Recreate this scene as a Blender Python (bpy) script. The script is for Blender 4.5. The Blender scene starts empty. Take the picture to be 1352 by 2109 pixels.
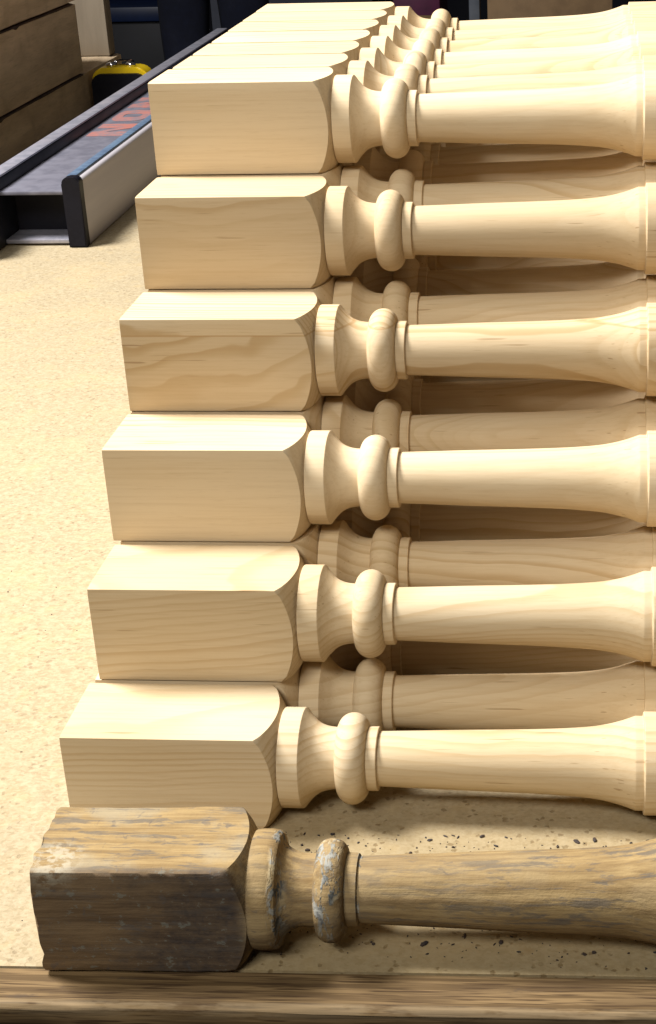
import bpy, bmesh, math, random
from mathutils import Vector, Matrix, noise
random.seed(7)
sc = bpy.context.scene
W = 0.05                                   # side of a spindle's square block, metres

# ------------------------------------------------------------------ camera
cam = bpy.data.cameras.new('camera'); camo = bpy.data.objects.new('camera', cam)
sc.collection.objects.link(camo)
cr, cu, cf = Vector((.9973, .0694, -.0254)), Vector((-.0061, .4208, .9071)), Vector((-.0736, .9045, -.4201))
cf.normalize(); cr = (cr - cf*cr.dot(cf)).normalized(); cu = cr.cross(cf).normalized()
M = Matrix((cr, cu, -cf)).transposed().to_4x4()
M.translation = Vector((4.7357, -11.8729, 8.6439))*W
camo.matrix_world = M
cam.sensor_fit = 'VERTICAL'; cam.sensor_height = 24; cam.sensor_width = 24
cam.lens = 3240.3/2109*24
cam.shift_x = -(961.06-676)/2109; cam.shift_y = (1085.44-1054.5)/2109
cam.clip_start = .05; cam.clip_end = 100
sc.camera = camo

# ------------------------------------------------------------------ light
world = bpy.data.worlds.new('World'); sc.world = world; world.use_nodes = True
bg = world.node_tree.nodes['Background']
bg.inputs[0].default_value = (1.0, .90, .86, 1); bg.inputs[1].default_value = .045
def lamp(name, loc, target, size, size_y, power, col):
    l = bpy.data.lights.new(name, 'AREA'); l.shape = 'RECTANGLE'; l.size = size; l.size_y = size_y
    l.energy = power; l.color = col
    o = bpy.data.objects.new(name, l); sc.collection.objects.link(o)
    o.location = loc
    o.rotation_euler = (Vector(target)-Vector(loc)).to_track_quat('-Z', 'Y').to_euler()
    return o
lamp('ceiling_lamp', (-1.20, .50, 2.05), (.10, .05, .05), .75, .70, 158, (1, .975, .95))
lamp('front_fill', (-.50, -1.6, 1.9), (.12, .14, .05), 1.0, .5, 38, (1, .96, .88))  # added fill to brighten the front faces, no known fixture
sc.view_settings.view_transform = 'Standard'; sc.view_settings.look = 'None'
sc.view_settings.exposure = 0; sc.view_settings.gamma = 1

# ------------------------------------------------------------------ helpers
C = sc.collection
def link(name, me, m, parent=None, loc=None):
    o = bpy.data.objects.new(name, me); C.objects.link(o)
    if m is not None and not me.materials: me.materials.append(m)
    if parent: o.parent = parent
    if loc: o.location = loc
    return o
def build(name, bm, m, parent=None, smooth=None, loc=None):
    bmesh.ops.recalc_face_normals(bm, faces=bm.faces)
    me = bpy.data.meshes.new(name); bm.to_mesh(me); bm.free()
    if smooth is not None:
        for p in me.polygons: p.use_smooth = True
        me.set_sharp_from_angle(angle=math.radians(smooth))
    return link(name, me, m, parent, loc)
def thing(name, label, cat, loc=(0, 0, 0), rz=0, group=None):
    o = bpy.data.objects.new(name, None); C.objects.link(o); o.empty_display_size = .02
    o.location = loc; o.rotation_euler = (0, 0, rz)
    return tag(o, label, cat, group)
def tag(o, label, cat, group=None):
    o['label'] = label; o['category'] = cat
    if group: o['group'] = group
    return o
def struct(o):
    o['kind'] = 'structure'; return o
def add_box(bm, x0, x1, y0, y1, z0, z1, bev=0, seg=2):
    r = bmesh.ops.create_cube(bm, size=1)
    vs = r['verts']
    for v in vs:
        v.co = Vector(((x0+x1)/2+v.co.x*(x1-x0), (y0+y1)/2+v.co.y*(y1-y0), (z0+z1)/2+v.co.z*(z1-z0)))
    if bev:
        es = list({e for v in vs for e in v.link_edges})
        bmesh.ops.bevel(bm, geom=es, offset=bev, segments=seg, affect='EDGES', profile=.5)
def box(name, x0, x1, y0, y1, z0, z1, m, parent=None, bev=.001, loc=None):
    bm = bmesh.new(); add_box(bm, x0, x1, y0, y1, z0, z1, bev)
    return build(name, bm, m, parent, 40, loc)
def extrude_poly(bm, pts, axis, a, b):
    """pts: 2-D outline; extruded along axis from a to b."""
    def P(p, t): return (t, p[0], p[1]) if axis == 0 else (p[0], t, p[1]) if axis == 1 else (p[0], p[1], t)
    A = [bm.verts.new(P(p, a)) for p in pts]; B = [bm.verts.new(P(p, b)) for p in pts]
    bm.faces.new(A); bm.faces.new(B[::-1]); n = len(pts)
    for i in range(n): bm.faces.new((A[i], B[i], B[(i+1) % n], A[(i+1) % n]))

# ------------------------------------------------------------------ materials
class NT:
    def __init__(s, name):
        s.m = bpy.data.materials.new(name); s.m.use_nodes = True; s.t = s.m.node_tree
        s.b = s.t.nodes['Principled BSDF']
    def n(s, typ, **kw):
        x = s.t.nodes.new(typ)
        for k, v in kw.items():
            if k == 'inp':
                for i, val in v.items(): s.put(x.inputs[i], val)
            else: setattr(x, k, v)
        return x
    def put(s, sock, val):
        if isinstance(val, bpy.types.NodeSocket): s.t.links.new(val, sock)
        else: sock.default_value = val
    def math(s, op, a, b=0., c=0., clamp=False):
        x = s.n('ShaderNodeMath', operation=op, use_clamp=clamp)
        s.put(x.inputs[0], a); s.put(x.inputs[1], b); s.put(x.inputs[2], c); return x.outputs[0]
    def vmath(s, op, a, b=(0, 0, 0)):
        x = s.n('ShaderNodeVectorMath', operation=op); s.put(x.inputs[0], a); s.put(x.inputs[1], b)
        return x.outputs['Value'] if op in ('LENGTH', 'DISTANCE', 'DOT_PRODUCT') else x.outputs[0]
    def scalev(s, v, sc_): return s.vmath('MULTIPLY', v, sc_)
    def noise(s, v, scale, detail=2, rough=.5, dist=0.):
        x = s.n('ShaderNodeTexNoise'); s.put(x.inputs['Vector'], v); x.inputs['Scale'].default_value = scale
        x.inputs['Detail'].default_value = detail; x.inputs['Roughness'].default_value = rough
        x.inputs['Distortion'].default_value = dist
        return x.outputs['Fac']
    def voro(s, v, scale, out='Distance', feature='F1', rnd=1.):
        x = s.n('ShaderNodeTexVoronoi', feature=feature); s.put(x.inputs['Vector'], v)
        x.inputs['Scale'].default_value = scale; x.inputs['Randomness'].default_value = rnd
        return x.outputs[out]
    def rng(s, v, a, b, c=0., d=1., smooth=True):
        x = s.n('ShaderNodeMapRange'); x.interpolation_type = 'SMOOTHSTEP' if smooth else 'LINEAR'
        s.put(x.inputs[0], v)
        for i, q in enumerate((a, b, c, d)): s.put(x.inputs[i+1], q)
        return x.outputs[0]
    def mix(s, f, a, b, mode='MIX'):
        x = s.n('ShaderNodeMix', data_type='RGBA', blend_type=mode); x.clamp_factor = True
        s.put(x.inputs[0], f)
        for i, q in ((6, a), (7, b)): s.put(x.inputs[i], (*q, 1) if isinstance(q, tuple) and len(q) == 3 else q)
        return x.outputs[2]
    def obj(s): return s.n('ShaderNodeTexCoord').outputs['Object']
    def sep(s, v):
        x = s.n('ShaderNodeSeparateXYZ'); s.put(x.inputs[0], v); return x.outputs
    def comb(s, x, y, z):
        q = s.n('ShaderNodeCombineXYZ'); s.put(q.inputs[0], x); s.put(q.inputs[1], y); s.put(q.inputs[2], z); return q.outputs[0]
    def bump(s, h, strength, dist):
        x = s.n('ShaderNodeBump'); s.put(x.inputs['Height'], h); x.inputs['Strength'].default_value = strength
        x.inputs['Distance'].default_value = dist; s.t.links.new(x.outputs[0], s.b.inputs['Normal'])
    def out(s, col=None, rough=None, spec=None, metal=None):
        if col is not None: s.put(s.b.inputs['Base Color'], (*col, 1) if isinstance(col, tuple) else col)
        if rough is not None: s.put(s.b.inputs['Roughness'], rough)
        if spec is not None: s.put(s.b.inputs['Specular IOR Level'], spec)
        if metal is not None: s.put(s.b.inputs['Metallic'], metal)
        return s.m
    def attr(s, name):
        return s.n('ShaderNodeAttribute', attribute_type='OBJECT', attribute_name=name).outputs['Fac']

def pine():
    t = NT('pine'); co = t.scalev(t.obj(), (1/W, 1/W, 1/W)); xyz = t.sep(co)
    lam = t.attr('lam'); fig = t.attr('figure')
    above = t.math('GREATER_THAN', xyz[2], lam)                 # a second lamella above the glue line
    seed = t.math('ADD', t.attr('seed'), t.math('MULTIPLY', above, 3.7))
    wn = t.n('ShaderNodeTexWhiteNoise', noise_dimensions='1D'); t.put(wn.inputs['W'], seed)
    rnd = t.sep(wn.outputs['Color']); val = wn.outputs['Value']
    ang = t.math('MULTIPLY', rnd[0], 6.283)
    rad = t.math('MULTIPLY_ADD', rnd[1], 3.2, .9)
    oy = t.math('MULTIPLY_ADD', t.math('COSINE', ang), rad, .5); oz = t.math('MULTIPLY_ADD', t.math('SINE', ang), rad, .5)
    tilt = t.math('MULTIPLY', t.math('SUBTRACT', rnd[2], .5), .34)
    sv = t.comb(t.math('MULTIPLY', seed, 17.3), t.math('MULTIPLY', seed, 5.1), t.math('MULTIPLY', seed, 9.7))
    wob = t.noise(t.vmath('ADD', t.scalev(co, (.22, .5, .5)), sv), 1.0, 2, .5)
    wob2 = t.noise(t.vmath('ADD', t.scalev(co, (.9, 1.6, 1.6)), sv), 1.6, 2, .5)
    q = t.comb(0., t.math('SUBTRACT', xyz[1], oy), t.math('ADD', t.math('SUBTRACT', xyz[2], oz), t.math('MULTIPLY', xyz[0], tilt)))
    d = t.math('ADD', t.vmath('LENGTH', q), t.math('MULTIPLY_ADD', wob, t.math('ADD', t.math('MULTIPLY', fig, t.math('SUBTRACT', 1., above)), .55), t.math('MULTIPLY', wob2, .06)))
    # ring spacing varies slowly from year to year
    d2 = t.math('ADD', d, t.math('MULTIPLY', t.noise(t.comb(t.math('MULTIPLY', d, 2.1), seed, 0.), 1., 1), .30))
    ph = t.math('FRACT', t.math('MULTIPLY', d2, t.math('MULTIPLY_ADD', val, 6., 8.)))
    ring = t.math('MULTIPLY', t.rng(ph, .45, .90), t.rng(ph, 1.0, .93))
    ringamp = t.rng(t.noise(t.comb(t.math('MULTIPLY', d, 3.), seed, 2.), 1.3, 1), .3, .72, .15, 1.)
    ring = t.math('MULTIPLY', ring, ringamp)
    fib = t.noise(t.vmath('ADD', t.scalev(co, (.8, 32., 32.)), sv), 1., 3, .6)
    fine = t.noise(t.vmath('ADD', t.scalev(co, (5., 60., 60.)), sv), 1., 2, .6)
    big = t.noise(t.vmath('ADD', t.scalev(co, (.35, .8, .8)), sv), 1., 2, .5)
    streakm = t.noise(t.vmath('ADD', t.scalev(co, (1.5, 38., 38.)), t.vmath('ADD', sv, (4., 2., 1.))), 1., 1, .4)
    streak = t.math('MULTIPLY', t.rng(streakm, .70, .77), t.rng(big, .40, .58))
    light = t.mix(t.rng(big, .3, .7), (.88, .72, .485), (.84, .655, .40))
    light = t.mix(t.math('MULTIPLY', rnd[1], .5), light, (.84, .63, .385))
    c = t.mix(t.math('MULTIPLY', ring, t.math('ADD', t.math('MULTIPLY', fig, .08), t.math('MULTIPLY_ADD', rnd[2], .55, .36))), light, (.64, .43, .205))
    c = t.mix(t.rng(fib, .42, .70, 0., .20), c, (.62, .43, .22))
    c = t.mix(t.rng(fine, .55, .8, 0., .16), c, (.50, .32, .15))
    c = t.mix(t.math('MULTIPLY', streak, .50), c, (.33, .17, .06))
    c = t.mix(1., c, t.comb(*[t.math('MULTIPLY_ADD', val, -.12, .81)]*3), 'MULTIPLY')
    glue = t.math('MULTIPLY', t.rng(t.math('ABSOLUTE', t.math('SUBTRACT', xyz[2], lam)), .012, .004), .55)
    c = t.mix(glue, c, (.42, .25, .10))
    t.bump(t.math('ADD', t.math('MULTIPLY', fib, .6), t.math('MULTIPLY', fine, .5)), .10, .0006)
    return t.out(c, t.rng(fib, .2, .8, .58, .70), .13)

def old_wood():
    t = NT('weathered_wood'); co = t.scalev(t.obj(), (1/W, 1/W, 1/W)); xyz = t.sep(co); X = xyz[0]
    fib = t.noise(t.scalev(co, (.8, 16., 16.)), 1., 4, .65)
    fine = t.noise(t.scalev(co, (6., 60., 60.)), 1., 3, .6)
    big = t.noise(co, 1.3, 4, .6)
    med = t.noise(t.scalev(co, (1.7, 11., 11.)), 1., 5, .72, .3)
    chk = t.noise(t.scalev(co, (8., 11., 11.)), 1., 4, .7)
    base = t.mix(t.rng(fib, .3, .72), (.36, .255, .12), (.215, .142, .064))
    base = t.mix(t.rng(fine, .5, .8, 0., .45), base, (.16, .10, .05)); onblock_ = t.rng(X, 1.75, 1.6)
    base = t.mix(t.math('MULTIPLY', t.rng(big, .44, .62), t.math('MULTIPLY_ADD', onblock_, .42, .14)), base, (.30, .265, .19))          # silvered patches
    # grime: dark blue-grey blotches, thick on the side that faces the bench's edge
    face = t.rng(xyz[1], .10, -.01)
    onblock = t.rng(X, 1.75, 1.6)
    lump = t.rng(t.math('ADD', t.math('MULTIPLY', med, .6), t.math('MULTIPLY', big, .4)), .50, .60)
    base = t.mix(t.math('MULTIPLY', t.math('MULTIPLY', face, onblock), .93), base,
                 t.mix(t.rng(fib, .35, .7), (.19, .125, .068), (.105, .066, .036)))
    fx = t.rng(t.math('ADD', X, t.math('MULTIPLY', t.math('SUBTRACT', big, .5), 2.)), .45, 1.25)
    base = t.mix(t.math('MULTIPLY', t.math('MULTIPLY', face, onblock), t.math('MULTIPLY', fx, t.rng(chk, .25, .6, .85, .45))), base, (.034, .032, .036))
    shaftgrime = t.math('MULTIPLY', t.rng(med, .50, .61), t.math('MAXIMUM', onblock_, t.rng(X, 2.5, 4.4, .5, 1.)))
    base = t.mix(t.math('MULTIPLY', shaftgrime, t.math('MULTIPLY_ADD', face, -.4, .66)), base, (.105, .098, .09))
    low = t.math('MULTIPLY', t.rng(xyz[2], .42, .12), t.rng(X, 1.6, 1.75))      # shade of the underside painted into the colour
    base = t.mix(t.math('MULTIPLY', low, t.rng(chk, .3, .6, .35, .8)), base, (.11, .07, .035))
    # cracks along and across the top of the block
    wv = t.vmath('ADD', co, t.scalev(t.n('ShaderNodeTexNoise', inp={'Vector': co, 'Scale': 9.}).outputs['Color'], (.10, .10, .10)))
    ck = t.noise(t.scalev(wv, (3.2, 17., 17.)), 1., 2, .5)
    cx = t.noise(t.scalev(wv, (15., 5., 5.)), 1., 2, .5)
    crack = t.math('MULTIPLY', t.math('MAXIMUM', t.rng(ck, .63, .70), t.math('MULTIPLY', t.rng(cx, .64, .71), onblock)), t.rng(med, .42, .55))
    base = t.mix(t.math('MULTIPLY', crack, .5), base, (.10, .09, .085))
    # flaking blue-white paint in the turned hollows
    def band(a, b, c_, d_): return t.math('MULTIPLY', t.rng(X, a, b), t.rng(X, d_, c_))
    bead = t.math('MULTIPLY', band(2.20, 2.25, 2.44, 2.49), 1.)
    rim = t.math('MULTIPLY', band(1.855, 1.90, 1.96, 2.03), 1.)
    fil = band(2.555, 2.565, 2.585, 2.60)
    spots = t.math('MULTIPLY', t.math('MULTIPLY', t.rng(chk, .585, .65), onblock), .75)
    flake = t.rng(t.noise(t.scalev(co, (12., 4., 4.)), 1., 4, .7, .5), .48, .56)
    paint = t.math('MULTIPLY', t.math('MAXIMUM', t.math('MAXIMUM', bead, rim), fil), flake)
    pc = t.mix(t.rng(t.noise(co, 4.2, 4, .65), .46, .62), (.31, .305, .27), (.085, .092, .09))
    pc = t.mix(t.rng(t.noise(t.scalev(wv, (14., 7., 7.)), 1., 2, .5),   .60, .68, 0., .6), pc, (.05, .055, .07))
    pc = t.mix(t.rng(t.noise(co, 5., 2, .6), .55, .62), pc, (.40, .32, .19))
    base = t.mix(t.math('MULTIPLY', paint, t.rng(xyz[2], .10, .42, .12, 1.)), base, pc)
    base = t.mix(t.math('MULTIPLY', spots, t.math('MULTIPLY', face, .55)), base, (.22, .24, .21))
    corner = t.math('MULTIPLY', t.rng(t.vmath('DISTANCE', co, (.16, .16, 1.0)), .30, .12), t.rng(chk, .42, .56))
    base = t.mix(t.math('MULTIPLY', corner, .6), base, (.45, .41, .31))
    t.bump(t.math('ADD', t.math('MULTIPLY', paint, 1.1), t.math('ADD', t.math('MULTIPLY', fib, 1.), t.math('MULTIPLY', chk, .8)), t.math('MULTIPLY', crack, -1.0)), .32, .0014)
    return t.out(base, .8, .10)

def particle_board():
    t = NT('particle_board'); co = t.obj()
    ch = t.n('ShaderNodeTexVoronoi'); t.put(ch.inputs['Vector'], t.scalev(co, (1., 1.5, 1.))); ch.inputs['Scale'].default_value = 520
    cr_ = t.sep(ch.outputs['Color'])
    n1 = t.noise(co, 190, 4, .72); n2 = t.noise(co, 14, 3, .55); n3 = t.noise(co, 70, 3, .6)
    c = t.mix(cr_[0], (.385, .315, .205), (.29, .232, .142))
    c = t.mix(t.rng(n1, .42, .66, 0., .5), c, (.45, .385, .265))
    c = t.mix(t.rng(n3, .52, .72, 0., .30), c, (.44, .33, .17))
    c = t.mix(t.rng(n2, .45, .7, 0., .20), c, (.52, .39, .21))
    wear = t.rng(t.sep(co)[0], -.02, .10)                                    # rougher, more pitted to the right, where weaker light is painted too
    front = t.rng(t.sep(co)[1], .08, -.03)
    pit = t.voro(t.vmath('ADD', co, t.scalev(t.n('ShaderNodeTexNoise', inp={'Vector': co, 'Scale': 400.}).outputs['Color'], (.003, .003, 0.))), 210)
    pm = t.noise(co, 38, 2, .6)
    pits = t.math('MULTIPLY', t.rng(pit, .30, .17), t.rng(pm, .42, .54))
    c = t.mix(t.math('MULTIPLY', pits, t.math('MULTIPLY_ADD', t.math('MULTIPLY', wear, front), .55, .28)), c, (.09, .055, .03))
    st = t.math('MULTIPLY', t.rng(t.noise(co, 55, 2, .5), .66, .74), t.math('MULTIPLY', front, .5))
    c = t.mix(st, c, (.24, .14, .055))
    c = t.mix(t.math('MULTIPLY', t.math('MULTIPLY', wear, front), .5), c, (.29, .21, .095))  # weaker light at front right painted into the board colour
    t.bump(t.math('ADD', n1, t.math('MULTIPLY', pits, -1.)), .35, .0008)
    return t.out(c, .75, .10)

def hardwood():
    t = NT('oak_lipping'); co = t.obj()
    fib = t.noise(t.scalev(co, (14., 520., 520.)), 1., 3, .6)
    pore = t.noise(t.scalev(co, (38., 900., 900.)), 1., 2, .5)
    big = t.noise(t.scalev(co, (24., 160., 160.)), 1., 3, .6)
    scuff = t.noise(t.scalev(co, (30., 120., 120.)), 1., 4, .7)
    c = t.mix(t.rng(fib, .40, .60), (.205, .135, .064), (.105, .066, .030))
    c = t.mix(t.rng(big, .42, .66, 0., .5), c, (.09, .057, .029))
    c = t.mix(t.rng(pore, .52, .64, 0., .85), c, (.055, .032, .016))
    c = t.mix(t.rng(scuff, .62, .72, 0., .6), c, (.07, .05, .035))
    xyz = t.sep(co)
    arris = t.math('MULTIPLY', t.math('MULTIPLY', t.rng(xyz[1], -.1128, -.1150), t.rng(xyz[2], -.0085, -.003)), t.rng(scuff, .36, .52))
    c = t.mix(t.math('MULTIPLY', arris, .4), c, (.31, .235, .14))             # varnish worn off the arris
    t.bump(t.math('ADD', fib, t.math('MULTIPLY', pore, -.6)), .3, .0006)
    return t.out(c, .7, .12)

def timber():
    t = NT('rough_timber'); co = t.obj(); xyz = t.sep(co); sd = t.attr('seed')
    sv = t.comb(t.math('MULTIPLY', sd, 3.1), sd, sd)
    fib = t.noise(t.vmath('ADD', t.scalev(co, (60., 9., 60.)), sv), 1., 4, .6)
    fine = t.noise(t.vmath('ADD', t.scalev(co, (500., 40., 500.)), sv), 1., 2, .6)
    big = t.noise(t.vmath('ADD', co, sv), 14., 3, .6)
    c = t.mix(t.rng(fib, .3, .7), (.72, .56, .375), (.56, .43, .28))
    c = t.mix(t.rng(fine, .5, .8, 0., .4), c, (.34, .25, .16))
    c = t.mix(t.rng(big, .5, .7, 0., .5), c, (.36, .265, .165))
    t.bump(t.math('ADD', fib, fine), .3, .002)
    return t.out(c, .8, .15)

def speckle(name, a, b, scale, rough, metal=0., spec=.5, stretch=(1, 1, 1), bump=0.):
    t = NT(name); co = t.scalev(t.obj(), stretch)
    f = t.noise(co, scale, 4, .6); g = t.noise(co, scale*.13, 2, .5)
    c = t.mix(t.rng(t.math('MULTIPLY_ADD', f, .6, t.math('MULTIPLY', g, .4)), .38, .64), a, b)
    if bump: t.bump(f, bump, .001)
    return t.out(c, t.rng(g, .3, .7, rough*.85, min(1, rough*1.15)), spec, metal)

PINE = pine(); OLD = old_wood(); BOARD = particle_board(); OAK = hardwood(); TIMBER = timber()
BARK = speckle('bark', (.035, .02, .015), (.09, .05, .03), 90, .9, bump=.5)
ALU = speckle('brushed_aluminium', (.52, .49, .51), (.42, .40, .44), 60, .45, .0, .5, (1, .05, 1))
ALUDUST = speckle('dusty_blue_grey_metal', (.165, .163, .20), (.105, .105, .135), 55, .55, .25)
DARKALU = speckle('dark_anodised_metal', (.012, .013, .02), (.008, .009, .014), 80, .4, .5)
RAILTOP = speckle('worn_grey_metal', (.46, .45, .52), (.30, .31, .37), 70, .42, .6)
BLACKP = speckle('black_plastic', (.004, .004, .008), (.006, .006, .011), 200, .5, 0., .2)
BLUEP = speckle('blue_grey_trim', (.10, .15, .22), (.06, .09, .15), 120, .4)
RED = speckle('worn_orange_red_print', (.36, .135, .11), (.17, .14, .16), 95, .6)
YEL = speckle('yellow_plastic', (.75, .52, .01), (.66, .44, .01), 60, .35)
CHROME = speckle('chrome', (.75, .75, .78), (.68, .68, .72), 40, .12, 1.)

# ------------------------------------------------------------------ setting
bm = bmesh.new(); add_box(bm, -6, 6, -3, 9, -.90, -.85)
struct(build('floor', bm, speckle('dark_concrete', (.030, .030, .036), (.018, .019, .025), 8, .7)))
bm = bmesh.new(); add_box(bm, -6, 6, 7.0, 7.1, -.85, 2.2)
struct(build('back_wall', bm, speckle('dark_painted_wall', (.016, .018, .030), (.010, .012, .022), 5, .8)))

# ------------------------------------------------------------------ workbench
bench = thing('workbench', 'workbench with a pale speckled particle board top and worn brown wood edge', 'workbench', (0, 0, 0), .015)
YB = -.0958
bm = bmesh.new(); add_box(bm, -1.3, 1.3, YB, 2.20, -.022, 0.)
build('bench_top', bm, BOARD, bench)
# hardwood lipping: rounded nose profile, set half a millimetre low with a hairline joint
pts = [(YB-.0006, -.0008), (-.1142, -.0010)]
for i in range(9):
    a = math.radians(90*i/8); pts.append((-.1142-.0030*math.sin(a), -.0040+.0030*math.cos(a)))
pts += [(-.1173, -.0105), (-.1158, -.0125), (-.103, -.0127), (-.103, -.045), (YB-.0006, -.045)]
bm = bmesh.new()
NX = 160
rows = []
for i in range(NX+1):
    x = -1.3+2.6*i/NX
    row = []
    for k, p in enumerate(pts):
        dz = .0010*(noise.noise((x*9, k*.35, 1.3)))+.0006*noise.noise((x*40, k*.6, 5))
        s = 1 if 2 <= k <= 11 else (.35 if k == 1 else 0)
        row.append(bm.verts.new((x, p[0]+dz*s, p[1]+dz*s*.8)))
    rows.append(row)
for a, b in zip(rows[:-1], rows[1:]):
    for k in range(len(pts)):
        k2 = (k+1) % len(pts); bm.faces.new((a[k], b[k], b[k2], a[k2]))
bm.faces.new(rows[0]); bm.faces.new(rows[-1][::-1])
build('edge_strip', bm, OAK, bench, 35)
DW = speckle('dark_bench_wood', (.10, .06, .03), (.06, .036, .02), 30, .7)
box('apron', -1.25, 1.25, -.085, -.06, -.14, -.0225, DW, bench)
for x in (-1.2, 1.2):
    for y in (-.05, 2.1): box('leg', x-.04, x+.04, y-.005, y+.075, -.85, -.0225, DW, bench)

# ------------------------------------------------------------------ turned spindles
def catmull(pts, n):
    out = []
    for i in range(len(pts)-1):
        p0 = pts[max(0, i-1)]; p1 = pts[i]; p2 = pts[i+1]; p3 = pts[min(len(pts)-1, i+2)]
        for j in range(n):
            t = j/n
            x = p1[0]+(p2[0]-p1[0])*t
            def h(a): return a
            m1 = (p2[1]-p0[1])/(p2[0]-p0[0]); m2 = (p3[1]-p1[1])/(p3[0]-p1[0]); d = p2[0]-p1[0]
            r = (2*t**3-3*t*t+1)*p1[1]+(t**3-2*t*t+t)*d*m1+(-2*t**3+3*t*t)*p2[1]+(t**3-t*t)*d*m2
            out.append((x, r))
    out.append(pts[-1]); return out
def profile_new():
    collar = [(1.957, .440), (1.960, .469), (1.965, .472), (2.151, .472), (2.156, .469)]
    neck = catmull([(2.156, .469), (2.203, .408), (2.269, .343), (2.340, .308), (2.412, .293), (2.462, .290)], 4)
    bead = [(2.462, .290)]+[(2.607-.142*math.cos(math.pi*i/20), .292+.138*math.sin(math.pi*i/20)) for i in range(1, 20)]+[(2.754, .290)]
    fil = [(2.754, .290), (2.755, .297), (2.760, .300), (2.844, .300), (2.850, .296), (2.853, .257)]
    shaft = catmull([(2.853, .257), (3.2, .267), (3.543, .278), (4.0, .289), (4.3, .298), (4.532, .308), (4.737, .322), (4.873, .337),
                     (5.009, .363), (5.111, .391), (5.179, .414), (5.226, .432)], 4)
    ring = [(5.226, .432), (5.236, .435), (5.300, .435), (5.306, .440)]
    swell = [(5.306, .440), (5.310, .470), (5.318, .476), (5.9, .478), (6.0, .478)]
    return collar, neck, bead, fil, shaft, ring, swell
def lathe(prof, seg, cy, cz, mirror=None, disp=None):
    bm = bmesh.new(); rows = []
    for x, r in prof:
        row = []
        for i in range(seg):
            a = 2*math.pi*i/seg
            p = Vector((x*W, (cy+r*math.cos(a))*W, (cz+r*math.sin(a))*W))
            if disp: p = disp(p, Vector((0, math.cos(a), math.sin(a))))
            if mirror is not None: p.x = mirror-p.x
            row.append(bm.verts.new(p))
        rows.append(row)
    for a, b in zip(rows[:-1], rows[1:]):
        for i in range(seg):
            j = (i+1) % seg; bm.faces.new((a[i], a[j], b[j], b[i]))
    return bm
def block_bm(La, Le, D, hy, hz, cy, cz, expo, nper=16, nflat=2, nturn=7, mirror=None, disp=None, arris=.012):
    """square block whose end is turned round: every column ends exactly on the curve where the turned surface cuts the flat."""
    angs = []
    for qd in range(4):
        base = math.atan2((1, 1, -1, -1)[qd]*hz, (1, -1, -1, 1)[qd]*hy)
        nxt = math.atan2((1, -1, -1, 1)[qd]*hz, (-1, -1, 1, 1)[qd]*hy)
        if nxt < base: nxt += 2*math.pi
        for i in range(nper):
            u = i/nper
            angs.append(base+(nxt-base)*u)
    def sq(a):
        c, s = abs(math.cos(a)), abs(math.sin(a))
        r = min(hy/c if c > 1e-9 else 9, hz/s if s > 1e-9 else 9)
        return r
    rmax = math.hypot(hy, hz)
    rf = min(hy, hz)
    def rt(x): return rf+(rmax-rf)*(1-max(0, (x-La)/D)**expo)
    def xstar(r): return La+D*max(0, (rmax-r)/(rmax-rf))**(1/expo)
    bm = bmesh.new(); cols = []
    for a in angs:
        r0 = sq(a); xs = xstar(r0); col = []
        rr = r0-(arris if abs(r0-rmax) < 1e-4 else 0)
        seq = [(xs*i/nflat, rr) for i in range(nflat+1)]
        seq += [(xs+(Le-xs)*j/nturn, min(rr, rt(xs+(Le-xs)*j/nturn))) for j in range(1, nturn+1)]
        for x, r in seq:
            p = Vector((x*W, (cy+r*math.cos(a))*W, (cz+r*math.sin(a))*W))
            if disp: p = disp(p, Vector((0, math.cos(a), math.sin(a))))
            if mirror is not None: p.x = mirror-p.x
            col.append(bm.verts.new(p))
        cols.append(col)
    n = len(cols)
    for i in range(n):
        A, B = cols[i], cols[(i+1) % n]
        for k in range(len(A)-1): bm.faces.new((A[k], B[k], B[k+1], A[k+1]))
    bm.faces.new([c[0] for c in cols])
    return bm

HZ = .9934/2
def make_spindle():
    t = thing('spindle', 'x', 'spindle')
    names = ('collar', 'neck', 'bead', 'fillet', 'shaft', 'shaft_ring', 'swell')
    for mir in (None, 12.0*W):
        build('square_block', block_bm(1.78, 1.957, .145, .4985, HZ-.0004, .5, HZ, 1.4, nper=20, mirror=mir), PINE, t, 28)
        for nm, pr in zip(names, profile_new()):
            build(nm, lathe(pr, 56, .5, HZ, mir), PINE, t, 42 if nm == 'bead' else 17)
    return t
proto = make_spindle()
def copy_thing(root):
    r = root.copy(); C.objects.link(r)
    for ch in root.children:
        c = ch.copy(); C.objects.link(c); c.parent = r
    return r
xk = [0, .0875, .0576, .0662, .0679, .052]; yk = [0, 1.0221, 2.0556, 3.0923, 4.1273, 5.1549]; hk = .9934
ordl = ['bottom', 'second', 'third', 'fourth', 'fifth', 'top']
ordr = ['front', 'second', 'third', 'fourth', 'fifth', 'sixth', 'seventh', 'eighth', 'ninth', 'tenth', 'eleventh', 'twelfth']
look = ['pale turned spindle at the front of the bottom layer, right behind the old weathered one',
        'pale turned spindle at the front of the second layer up, above the lowest front one',
        'pale turned spindle at the front of the third layer up, with a plain block',
        'pale turned spindle at the front of the fourth layer, glue line along its block',
        'pale turned spindle at the front of the fifth layer, just under the top layer',
        'pale turned spindle at the front edge of the top layer of the stack']
rj = random.Random(11)
first = True
seeds = {(0, 0): 3.1, (1, 0): 8.4, (2, 0): 14.2, (3, 0): 21.7, (4, 0): 5.5, (5, 0): 14.2}
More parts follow.
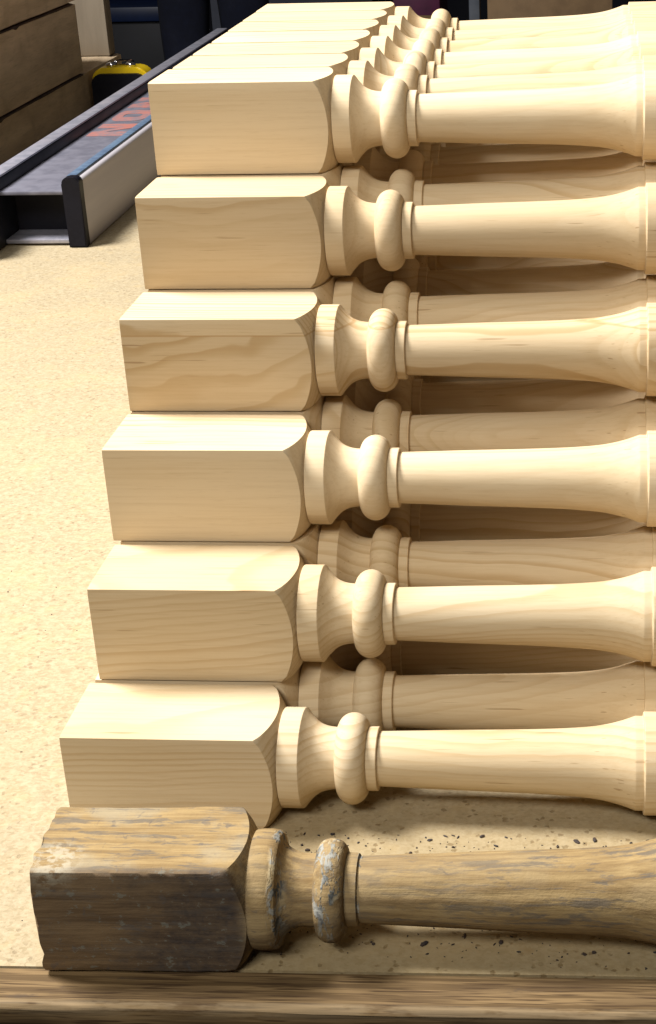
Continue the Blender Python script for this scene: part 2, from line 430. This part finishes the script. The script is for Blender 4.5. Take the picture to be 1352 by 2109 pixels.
for k in range(6):
    for j in range(12-k):
        s = proto if first else copy_thing(proto); first = False
        jx = 0 if j == 0 else rj.uniform(-.03, .03) if k == 5 else rj.uniform(.0, .06); jy = 0 if j == 0 else rj.uniform(-.010, .010)
        s.location = ((xk[k]+jx)*W, (yk[k]+j*1.028+jy)*W, k*hk*W)
        s.rotation_euler = (0, 0, 0 if j == 0 else math.radians(rj.uniform(-.05, .05)))
        if j == 0: s['label'] = look[k]
        else:
            lay = 'top layer' if k == 5 else 'bottom layer' if k == 0 else ordl[k]+' layer up'
            s['label'] = 'pale turned spindle, %s from the front in the %s of the stack' % (ordr[j], lay)
        s['group'] = 'new pine spindles stacked on the bench'
        sd = seeds.get((k, j), rj.uniform(1, 60)); lam = 9.
        if (k, j) == (3, 0): lam = .815
        fg = .22 if (k, j) == (3, 0) else 0. if j == 0 or rj.random() < .6 else rj.uniform(.3, 1.2)
        for ch in s.children: ch['seed'] = sd; ch['lam'] = lam; ch['figure'] = fg

# ------------------------------------------------------------------ the old spindle
def old_disp(p, nrm):
    q = p/W
    wear = 1+2.2*math.exp(-((q.x-2.34)/.16)**2)
    a = wear*.010*noise.noise(q*1.1+Vector((3, 1, 7)))+wear*.006*noise.noise(Vector((q.x*3, q.y*6, q.z*6)))+.003*noise.noise(Vector((q.x*9, q.y*16, q.z*16)))
    end = max(0, 1-q.x/.12)                                       # the sawn end is chipped
    p = p+nrm*(a*W)
    e = noise.noise(Vector((q.y*7, q.z*7, 2.)))
    p.x += end*W*(.035*e+.012*noise.noise(Vector((q.y*20, q.z*20, 4.))))
    if q.z < .03: p.z = max(p.z, 0.0002)
    return p
old = thing('old_spindle', 'old weathered grey brown spindle with flaking blue white paint, in front of the new ones', 'spindle',
            (.0185, -.0990, .0006), math.radians(1.4))
OC, OZ = .455, .497
build('square_block', block_bm(1.53, 1.735, .17, .463, .505, OC, OZ, 1.4, nper=28, nflat=46, nturn=6, disp=old_disp, arris=.022), OLD, old, 40)
ocol = [(1.735, .42), (1.70, .46), (1.712, .482), (1.76, .490), (1.84, .489), (1.90, .480), (1.925, .455)]
oneck = catmull([(1.925, .455), (1.950, .375), (2.02, .325), (2.10, .296), (2.16, .290), (2.215, .288)], 5)
obead = [(2.215, .288)]+[(2.340-.125*math.cos(math.pi*i/18), .288+.124*math.sin(math.pi*i/18)**.85) for i in range(1, 18)]+[(2.466, .285)]
ofil = [(2.466, .285), (2.470, .290), (2.55, .291), (2.562, .288), (2.572, .262), (2.590, .268)]
oshaft = catmull([(2.590, .270), (2.88, .283), (3.3, .300), (3.77, .318), (4.2, .336), (4.54, .356), (4.76, .377), (4.97, .415), (5.06, .438), (5.10, .442)], 8)
oswell = [(5.10, .442), (5.20, .445), (5.24, .470), (5.6, .475), (6.2, .478)]
for nm, pr in zip(('collar', 'neck', 'bead', 'fillet', 'shaft', 'swell'), (ocol, oneck, obead, ofil, oshaft, oswell)):
    build(nm, lathe(pr, 72, OC, OZ, disp=old_disp), OLD, old, 45)
bm = lathe([(6.2, .478), (6.201, .001)], 72, OC, OZ); build('sawn_end', bm, OLD, old)

# dark crumbs and chips lying on the board round the old spindle
bm = bmesh.new(); rc = random.Random(5)
def crumb(x, y, s):
    b0 = len(bm.verts); r = bmesh.ops.create_icosphere(bm, subdivisions=1, radius=1)
    st = Vector((s*rc.uniform(.7, 2.0), s*rc.uniform(.5, 1.1), s*rc.uniform(.35, .7))); ro = Matrix.Rotation(rc.uniform(0, 6.28), 3, 'Z')
    for v in r['verts']: v.co = ro @ Vector((v.co.x*st.x, v.co.y*st.y, v.co.z*st.z))*rc.uniform(.8, 1.2)+Vector((x, y, st.z*.6))
for i in range(620):
    x = rc.uniform(.08, .34); y = rc.uniform(-.088, .0)
    crumb(x, y, .00030*(1+3.4*rc.random()**4))
for i in range(45):
    x = rc.uniform(-.12, .02); y = rc.uniform(-.09, .3); crumb(x, y, .0003*(1+1.5*rc.random()**3))
cr_o = build('dark_crumbs', bm, speckle('dark_crumb', (.02, .017, .018), (.05, .03, .02), 300, .8)); cr_o['kind'] = 'stuff'
cr_o['label'] = 'dark crumbs and chips scattered on the particle board'; 

# ------------------------------------------------------------------ metal box beam with lettering
y0, y1 = 1.054, 2.275
lev = thing('box_beam_level', 'long grey metal beam with black end cap and orange red lettering on its recessed top', 'level', (0, 0, .0006))
XN0, XN1, XF0, XF1, ZT = -.3185, -.3025, -.392, -.414, .0735
bm = bmesh.new()
pts = [(XN1, 0.0), (XN1, ZT-.006)]+[(XN1-.005*(1-math.cos(math.radians(a))), ZT-.006+.005*math.sin(math.radians(a))) for a in (30, 60, 90)]+[(XN0+.005, ZT-.001), (XN0+.005, 0)]
extrude_poly(bm, pts, 1, y0+.010, y1); build('near_flange', bm, ALU, lev, 40)
box('flange_trim', XN0, XN0+.0105, y0+.010, y1, ZT-.004, ZT+.0018, BLUEP, lev, .0012)
box('web', XF0-.002, XN0+.004, y0+.004, y1, .0555, .0595, ALUDUST, lev, .0006)
box('far_flange', XF1, XF0-.0025, y0-.06, y1, 0, ZT-.002, DARKALU, lev, .0015)
box('rail_cap', XF1+.0005, XF0-.003, y0-.06, y1-.01, ZT-.0018, ZT+.0006, RAILTOP, lev, .001)
box('bottom_web', XF0-.002, XN0+.004, y0+.006, y1, .002, .0065, RAILTOP, lev, .0006)
box('inner_panel', XF0-.002, XN0+.004, y0+.05, y0+.06, .0066, .0554, BLACKP, lev, 0)  # black panel across the hollow, between the two webs
# end cap: rounded plate over the end of the near flange
R_ = .010
pts = [(XN1+.0012, 0)]+[(XN1+.0012-R_*.55+R_*.55*math.cos(math.radians(a)), ZT+.002-R_*.55+R_*.55*math.sin(math.radians(a))) for a in range(0, 91, 15)] \
    + [(XN0+.0005+R_*.4-R_*.7*math.sin(math.radians(a)), ZT+.002-R_*.7+R_*.7*math.cos(math.radians(a))) for a in range(0, 91, 15)]+[(XN0-.0025, 0)]
bm = bmesh.new(); extrude_poly(bm, pts, 1, y0-.004, y0+.0105)
bmesh.ops.bevel(bm, geom=[e for e in bm.edges if abs(e.verts[0].co.y-e.verts[1].co.y) < 1e-6], offset=.0015, segments=2, affect='EDGES')
build('end_cap', bm, BLACKP, lev, 35)
# lettering: block capitals, tops toward the far rail, painted on the web
def glyph(ch, ya, yb, xa, xb):
    """ya..yb along the beam, xa..xb from foot to top of the letter."""
    bm = bmesh.new()
    def P(u, v): return (xa+(xb-xa)*v, ya+(yb-ya)*u)
    def poly(*uv): extrude_poly(bm, [P(u, v) for u, v in uv], 2, .0596, .0600)
    if ch == 'N':
        poly((0, 0), (.34, 0), (.34, 1), (0, 1)); poly((.66, 0), (1, 0), (1, 1), (.66, 1)); poly((.34, .62), (.34, 1), (.66, .38), (.66, 0))
    if ch == 'O':
        o = [(.5+.5*math.copysign(abs(math.cos(a))**.6, math.cos(a)), .5+.5*math.copysign(abs(math.sin(a))**.6, math.sin(a))) for a in [2*math.pi*i/28 for i in range(28)]]
        n_ = [(.5+(u-.5)*.32, .5+(v-.5)*.52) for u, v in o]
        for i in range(28):
            j = (i+1) % 28; poly(o[i], o[j], n_[j], n_[i])
    build('letter', bm, RED, lev)
for ch, a in (('N', 1.362), ('O', 1.462), ('N', 1.560), ('O', 1.66)): glyph(ch, a, a+.080, -.3405, -.387)

# ------------------------------------------------------------------ timber, tape measure
def beam(label, x0, x1, ya, yb, z0, z1, sd, wane=True):
    t = thing('timber_beam', label, 'timber', group='rough timbers beside the beam')
    bm = bmesh.new(); ny, nz = 60, 6
    xs = x1
    def pt(i, a, b):
        y = ya+(yb-ya)*i/ny; n1 = noise.noise((y*6+sd, a*2., b*2.))
        return Vector((x0+(x1-x0)*a+.0012*n1, y, z0+(z1-z0)*b+.0010*noise.noise((y*9, sd, a))*(1 if b > 0 else 0)))
    ring = [(0, 0), (.96, 0), (1, .02)]+[(1, q/nz) for q in range(1, nz)]+[(1, .97), (.95, 1), (0, 1)]
    rows = []
    for i in range(ny+1): rows.append([bm.verts.new(pt(i, a, b)) for a, b in ring])
    for A, B in zip(rows[:-1], rows[1:]):
        for k in range(len(ring)):
            k2 = (k+1) % len(ring); bm.faces.new((A[k], B[k], B[k2], A[k2]))
    bm.faces.new(rows[0]); bm.faces.new(rows[-1][::-1])
    w = build('sawn_timber', bm, TIMBER, t, 40); w['seed'] = sd
    return t
XB = -.54
def bark_edge(t, z, ya, yb, sd):
    """ragged strip of bark in the joint, proud of the face here and there."""
    bm = bmesh.new(); n = 70; rr = random.Random(sd); A = []
    for i in range(n+1):
        y = ya+(yb-ya)*i/n
        h = .0012+.0022*max(0, noise.noise((y*11, sd, 0)))+.0055*max(0, noise.noise((y*26, sd, 3))-.28)*2
        dn = h*1.6
        A.append([bm.verts.new((XB-.004, y, z-dn)), bm.verts.new((XB+.0016, y, z-dn*.9)), bm.verts.new((XB+.0022, y, z-.0002)), bm.verts.new((XB-.004, y, z+h*.5))])
    for a, b in zip(A[:-1], A[1:]):
        for k in range(4): bm.faces.new((a[k], b[k], b[(k+1) % 4], a[(k+1) % 4]))
    bm.faces.new(A[0]); bm.faces.new(A[-1][::-1])
    build('bark_edge', bm, BARK, t, 50)
b1 = beam('rough brown timber lying on the bench, lowest of the three behind the metal beam', -.80, XB, .9, 2.085, .0004, .0605, 1.7)
b2 = beam('thick rough brown timber with bark edge, middle one of the pile at left', -.79, XB, .9, 1.868, .0612, .1660, 6.3)
b3 = beam('rough brown timber on top of the pile, cut off by the top edge', -.80, XB+.001, .9, 1.868, .1668, .27, 11.9)
bark_edge(b1, .0606, .95, 1.862, 3); bark_edge(b2, .1660, .95, 1.85, 8)
t = thing('upright_board', 'grey brown board standing upright on the lowest timber, behind the cut ends', 'board')
box('plank', -.68, -.547, 2.045, 2.08, .0612, .36, speckle('greyed_board', (.30, .25, .185), (.23, .19, .14), 40, .8, 0., .1, (1, 1, .12), .2), t, .002)

tape = thing('tape_measure', 'black and yellow tape measure with chrome clip between timber and metal beam', 'tape measure', (0, 0, .0005))
def rrect(x0, x1, z0, z1, r, n=6, rb=.006):
    out = []
    for cx, cz, a0, q in ((x1-r, z1-r, 0, r), (x0+r, z1-r, 90, r), (x0+rb, z0+rb, 180, rb), (x1-rb, z0+rb, 270, rb)):
        for i in range(n+1):
            a = math.radians(a0+90*i/n); out.append((cx+q*math.cos(a), cz+q*math.sin(a)))
    return out
tx0, tx1 = -.534, -.447
bm = bmesh.new(); extrude_poly(bm, rrect(tx0, tx1, 0, .0555, .016), 1, 1.885, 1.893)
build('front_shell', bm, BLACKP, tape, 40)
bm = bmesh.new(); extrude_poly(bm, rrect(tx0-.0012, tx1+.0025, 0, .0640, .020), 1, 1.8935, 1.932)
bmesh.ops.bevel(bm, geom=[e for e in bm.edges if abs(e.verts[0].co.y-e.verts[1].co.y) < 1e-6], offset=.003, segments=3, affect='EDGES')
build('case', bm, YEL, tape, 40)
bm = bmesh.new()
pts = [(-.0155, .0), (-.0155, .006), (-.010, .0085), (.010, .0085), (.0155, .006), (.0155, 0), (.013, 0), (.013, .005), (.009, .0068), (-.009, .0068), (-.013, .005), (-.013, 0)]
extrude_poly(bm, [(-.489+a, .0637+b) for a, b in pts], 1, 1.912, 1.926)
for dx in (-.0165, .0145):
    r = bmesh.ops.create_uvsphere(bm, u_segments=16, v_segments=8, radius=.0062)
    for v in r['verts']: v.co = Vector((v.co.x*1.4, v.co.y, v.co.z*.75))+Vector((-.489+dx, 1.906, .0665))
build('chrome_clip', bm, CHROME, tape, 40)

# ------------------------------------------------------------------ things behind the bench
bench2 = thing('low_cabinet', 'dark low cabinet behind the stack carrying the cartons', 'cabinet')
DK = speckle('dark_navy_paint', (.007, .008, .015), (.005, .006, .010), 12, .6)
box('cabinet_top', -.45, 1.2, 2.96, 3.6, -.20, -.16, DK, bench2, .003); box('carcass', -.43, 1.18, 2.98, 3.58, -.85, -.2005, DK, bench2, .002)
CARD = speckle('brown_cardboard', (.20, .125, .06), (.155, .095, .045), 30, .8)
t = thing('cardboard_box', 'plain brown cardboard box behind the right half of the stack', 'box')
box('carton', .022, .295, 3.0, 3.25, -.1595, .22, CARD, t, .003)
box('flap', .024, .293, 2.9985, 2.9995, .15, .222, CARD, t, 0)
t = thing('magenta_carton', 'dark magenta carton with a yellow stripe behind the back bead of the stack', 'box')
box('carton', -.185, -.082, 3.0, 3.2, -.1595, .2, speckle('magenta_print', (.06, .004, .03), (.035, .003, .02), 25, .5), t, .002)
box('stripe', -.1855, -.0815, 2.9985, 2.9997, -.01, .002, speckle('ochre_print', (.16, .10, .02), (.10, .06, .02), 40, .5), t, 0)
t = thing('grey_post', 'pale grey metal upright beside the brown cardboard box', 'post')
box('upright', -.020, .004, 3.02, 3.06, -.1595, .5, speckle('grey_post_paint', (.10, .11, .13), (.07, .08, .10), 20, .5), t, .003)
t = thing('pale_wall_patch', 'pale blue grey sheet standing in for the lighter far wall beside the jeans', 'patch')  # made-up flat piece standing in for a paler stretch of back wall
box('patch', -1.42, -.70, 6.6, 6.62, -.85, .4, speckle('pale_blue_grey_patch', (.30, .33, .42), (.24, .27, .36), 5, .6), t, .002)
t = thing('blue_crate', 'dark blue plastic crate behind the upright board', 'crate')
BL = speckle('blue_plastic', (.007, .020, .075), (.005, .014, .05), 20, .4)
box('crate_rim', -1.45, -1.02, 4.4, 4.75, -.17, -.125, BL, t, .006); box('crate_side', -1.43, -1.04, 4.42, 4.73, -.85, -.1705, DK, t, .004)

# person in dark jeans, standing well behind the bench
JEAN = speckle('dark_denim', (.006, .009, .026), (.004, .006, .018), 60, .85, bump=.3)
SHIRT = speckle('dark_work_jacket', (.012, .012, .018), (.009, .009, .014), 40, .9)
SKIN = speckle('skin', (.42, .25, .17), (.38, .22, .15), 30, .55); SHOE = speckle('dark_leather', (.02, .016, .014), (.012, .010, .010), 40, .5)
per = thing('person', 'person in dark blue jeans and dark jacket standing beyond the bench', 'person', (-.83, 4.08, -.85))
def skinned(name, chains, m, sub=1):
    bm = bmesh.new(); me = bpy.data.meshes.new(name); vs = {}; rad = []
    def V(key, co, r):
        if key not in vs: vs[key] = len(rad); bm.verts.new(co); rad.append(r); bm.verts.ensure_lookup_table()
        return vs[key]
    for ch in chains:
        ids = [V(k, c, r) for k, c, r in ch]
        for a, b in zip(ids[:-1], ids[1:]): bm.edges.new((bm.verts[a], bm.verts[b]))
    bm.to_mesh(me); bm.free()
    o = link(name, me, m, per)
    md = o.modifiers.new('skin', 'SKIN'); o.modifiers.new('sub', 'SUBSURF').levels = sub; o.modifiers['sub'].render_levels = sub
    md.use_smooth_shade = True
    for i, r in enumerate(rad):
        sv = me.skin_vertices[0].data[i]; sv.radius = (r, r) if not isinstance(r, tuple) else r; sv.use_root = (i == 0)
    return o
pel = ('pel', (0, 0, .95), (.15, .105))
def leg(s): return [pel, ('h%d' % s, (s*.085, 0, .86), .088), ('t%d' % s, (s*.090, -.01, .68), .078), ('k%d' % s, (s*.092, -.015, .49), .062), ('c%d' % s, (s*.094, .01, .33), .058), ('a%d' % s, (s*.096, .015, .07), .058)]
skinned('jeans', [[('pel', (0, 0, .95), (.15, .105)), ('waist', (0, 0, 1.05), (.145, .10))], leg(-1), leg(1)], JEAN)
def arm(s, e=0): return [('chest', (0, 0, 1.32), (.15+e, .10+e)), ('s%d' % s, (s*.19, .0, 1.42), .060+e), ('e%d' % s, (s*.24, .02, 1.13), .047+e), ('w%d' % s, (s*.17, -.22, 1.10), .033+e)]
skinned('jacket', [[('hem', (0, 0, .90), (.165, .12)), ('wst', (0, 0, 1.0), (.155, .11)), ('mid', (0, 0, 1.12), (.14, .10)), ('chest', (0, 0, 1.32), (.16, .108)), ('nk', (0, 0, 1.46), .07)], arm(-1, .012), arm(1, .012)], SHIRT)
body = [[('pel', (0, 0, 1.0), (.07, .05)), ('mid', (0, 0, 1.15), (.09, .06)), ('chest', (0, 0, 1.32), (.13, .085)), ('nk', (0, .01, 1.49), .048), ('jaw', (0, -.015, 1.58), .075), ('hd', (0, -.005, 1.66), .092), ('top', (0, .005, 1.73), .07)]]
for s in (-1, 1):
    body.append(arm(s)); w = (s*.17, -.22, 1.10); body.append([('w%d' % s, w, .033), ('p%d' % s, (s*.155, -.29, 1.095), (.036, .018))])
    for f, (dx, ln) in enumerate(((.030, .062), (.011, .074), (-.009, .070), (-.028, .055))):
        body.append([('p%d' % s, (s*.155, -.29, 1.095), .03), ('f%d%d' % (s, f), (s*.155+dx, -.325, 1.092), .009), ('g%d%d' % (s, f), (s*.155+dx, -.325-ln*.6, 1.078), .008), ('i%d%d' % (s, f), (s*.155+dx, -.325-ln*.8, 1.055), .007)])
    body.append([('p%d' % s, (s*.155, -.29, 1.095), .03), ('th%d' % s, (s*.108, -.295, 1.09), .010), ('ti%d' % s, (s*.098, -.335, 1.075), .009)])
    body.append([('pel', (0, 0, 1.0), .06), ('bh%d' % s, (s*.085, 0, .86), .045), ('bk%d' % s, (s*.092, -.015, .49), .048), ('ba%d' % s, (s*.096, .015, .09), .036)])
skinned('body', body, SKIN)
bm = bmesh.new(); r = bmesh.ops.create_uvsphere(bm, u_segments=20, v_segments=12, radius=1)
for v in r['verts']: v.co = Vector((v.co.x*.088, v.co.y*.10+.012, 1.69+v.co.z*.085 if v.co.y > -.35 else 1.715+v.co.z*.06))
build('hair', bm, SHOE, per, 60)
bm = bmesh.new()
for s in (-1, 1): 
    r = bmesh.ops.create_uvsphere(bm, u_segments=10, v_segments=8, radius=.009)
    for v in r['verts']: v.co += Vector((s*.03, -.078, 1.645))
build('eyes', bm, SHOE, per, 60)
bm = bmesh.new(); extrude_poly(bm, [(-.098, 1.638), (-.112, 1.606), (-.090, 1.600), (-.075, 1.640)], 0, -.010, .010)
bmesh.ops.bevel(bm, geom=list(bm.edges), offset=.004, segments=2, affect='EDGES'); build('nose', bm, SKIN, per, 60)
box('mouth', -.022, .022, -.094, -.080, 1.572, 1.580, speckle('lips', (.25, .10, .08), (.22, .09, .07), 30, .5), per, .003)
for s in (-1, 1):
    bm = bmesh.new(); add_box(bm, s*.096-.045, s*.096+.045, -.19, .075, 0, .085, .03, 3); build('shoe', bm, SHOE, per, 50)
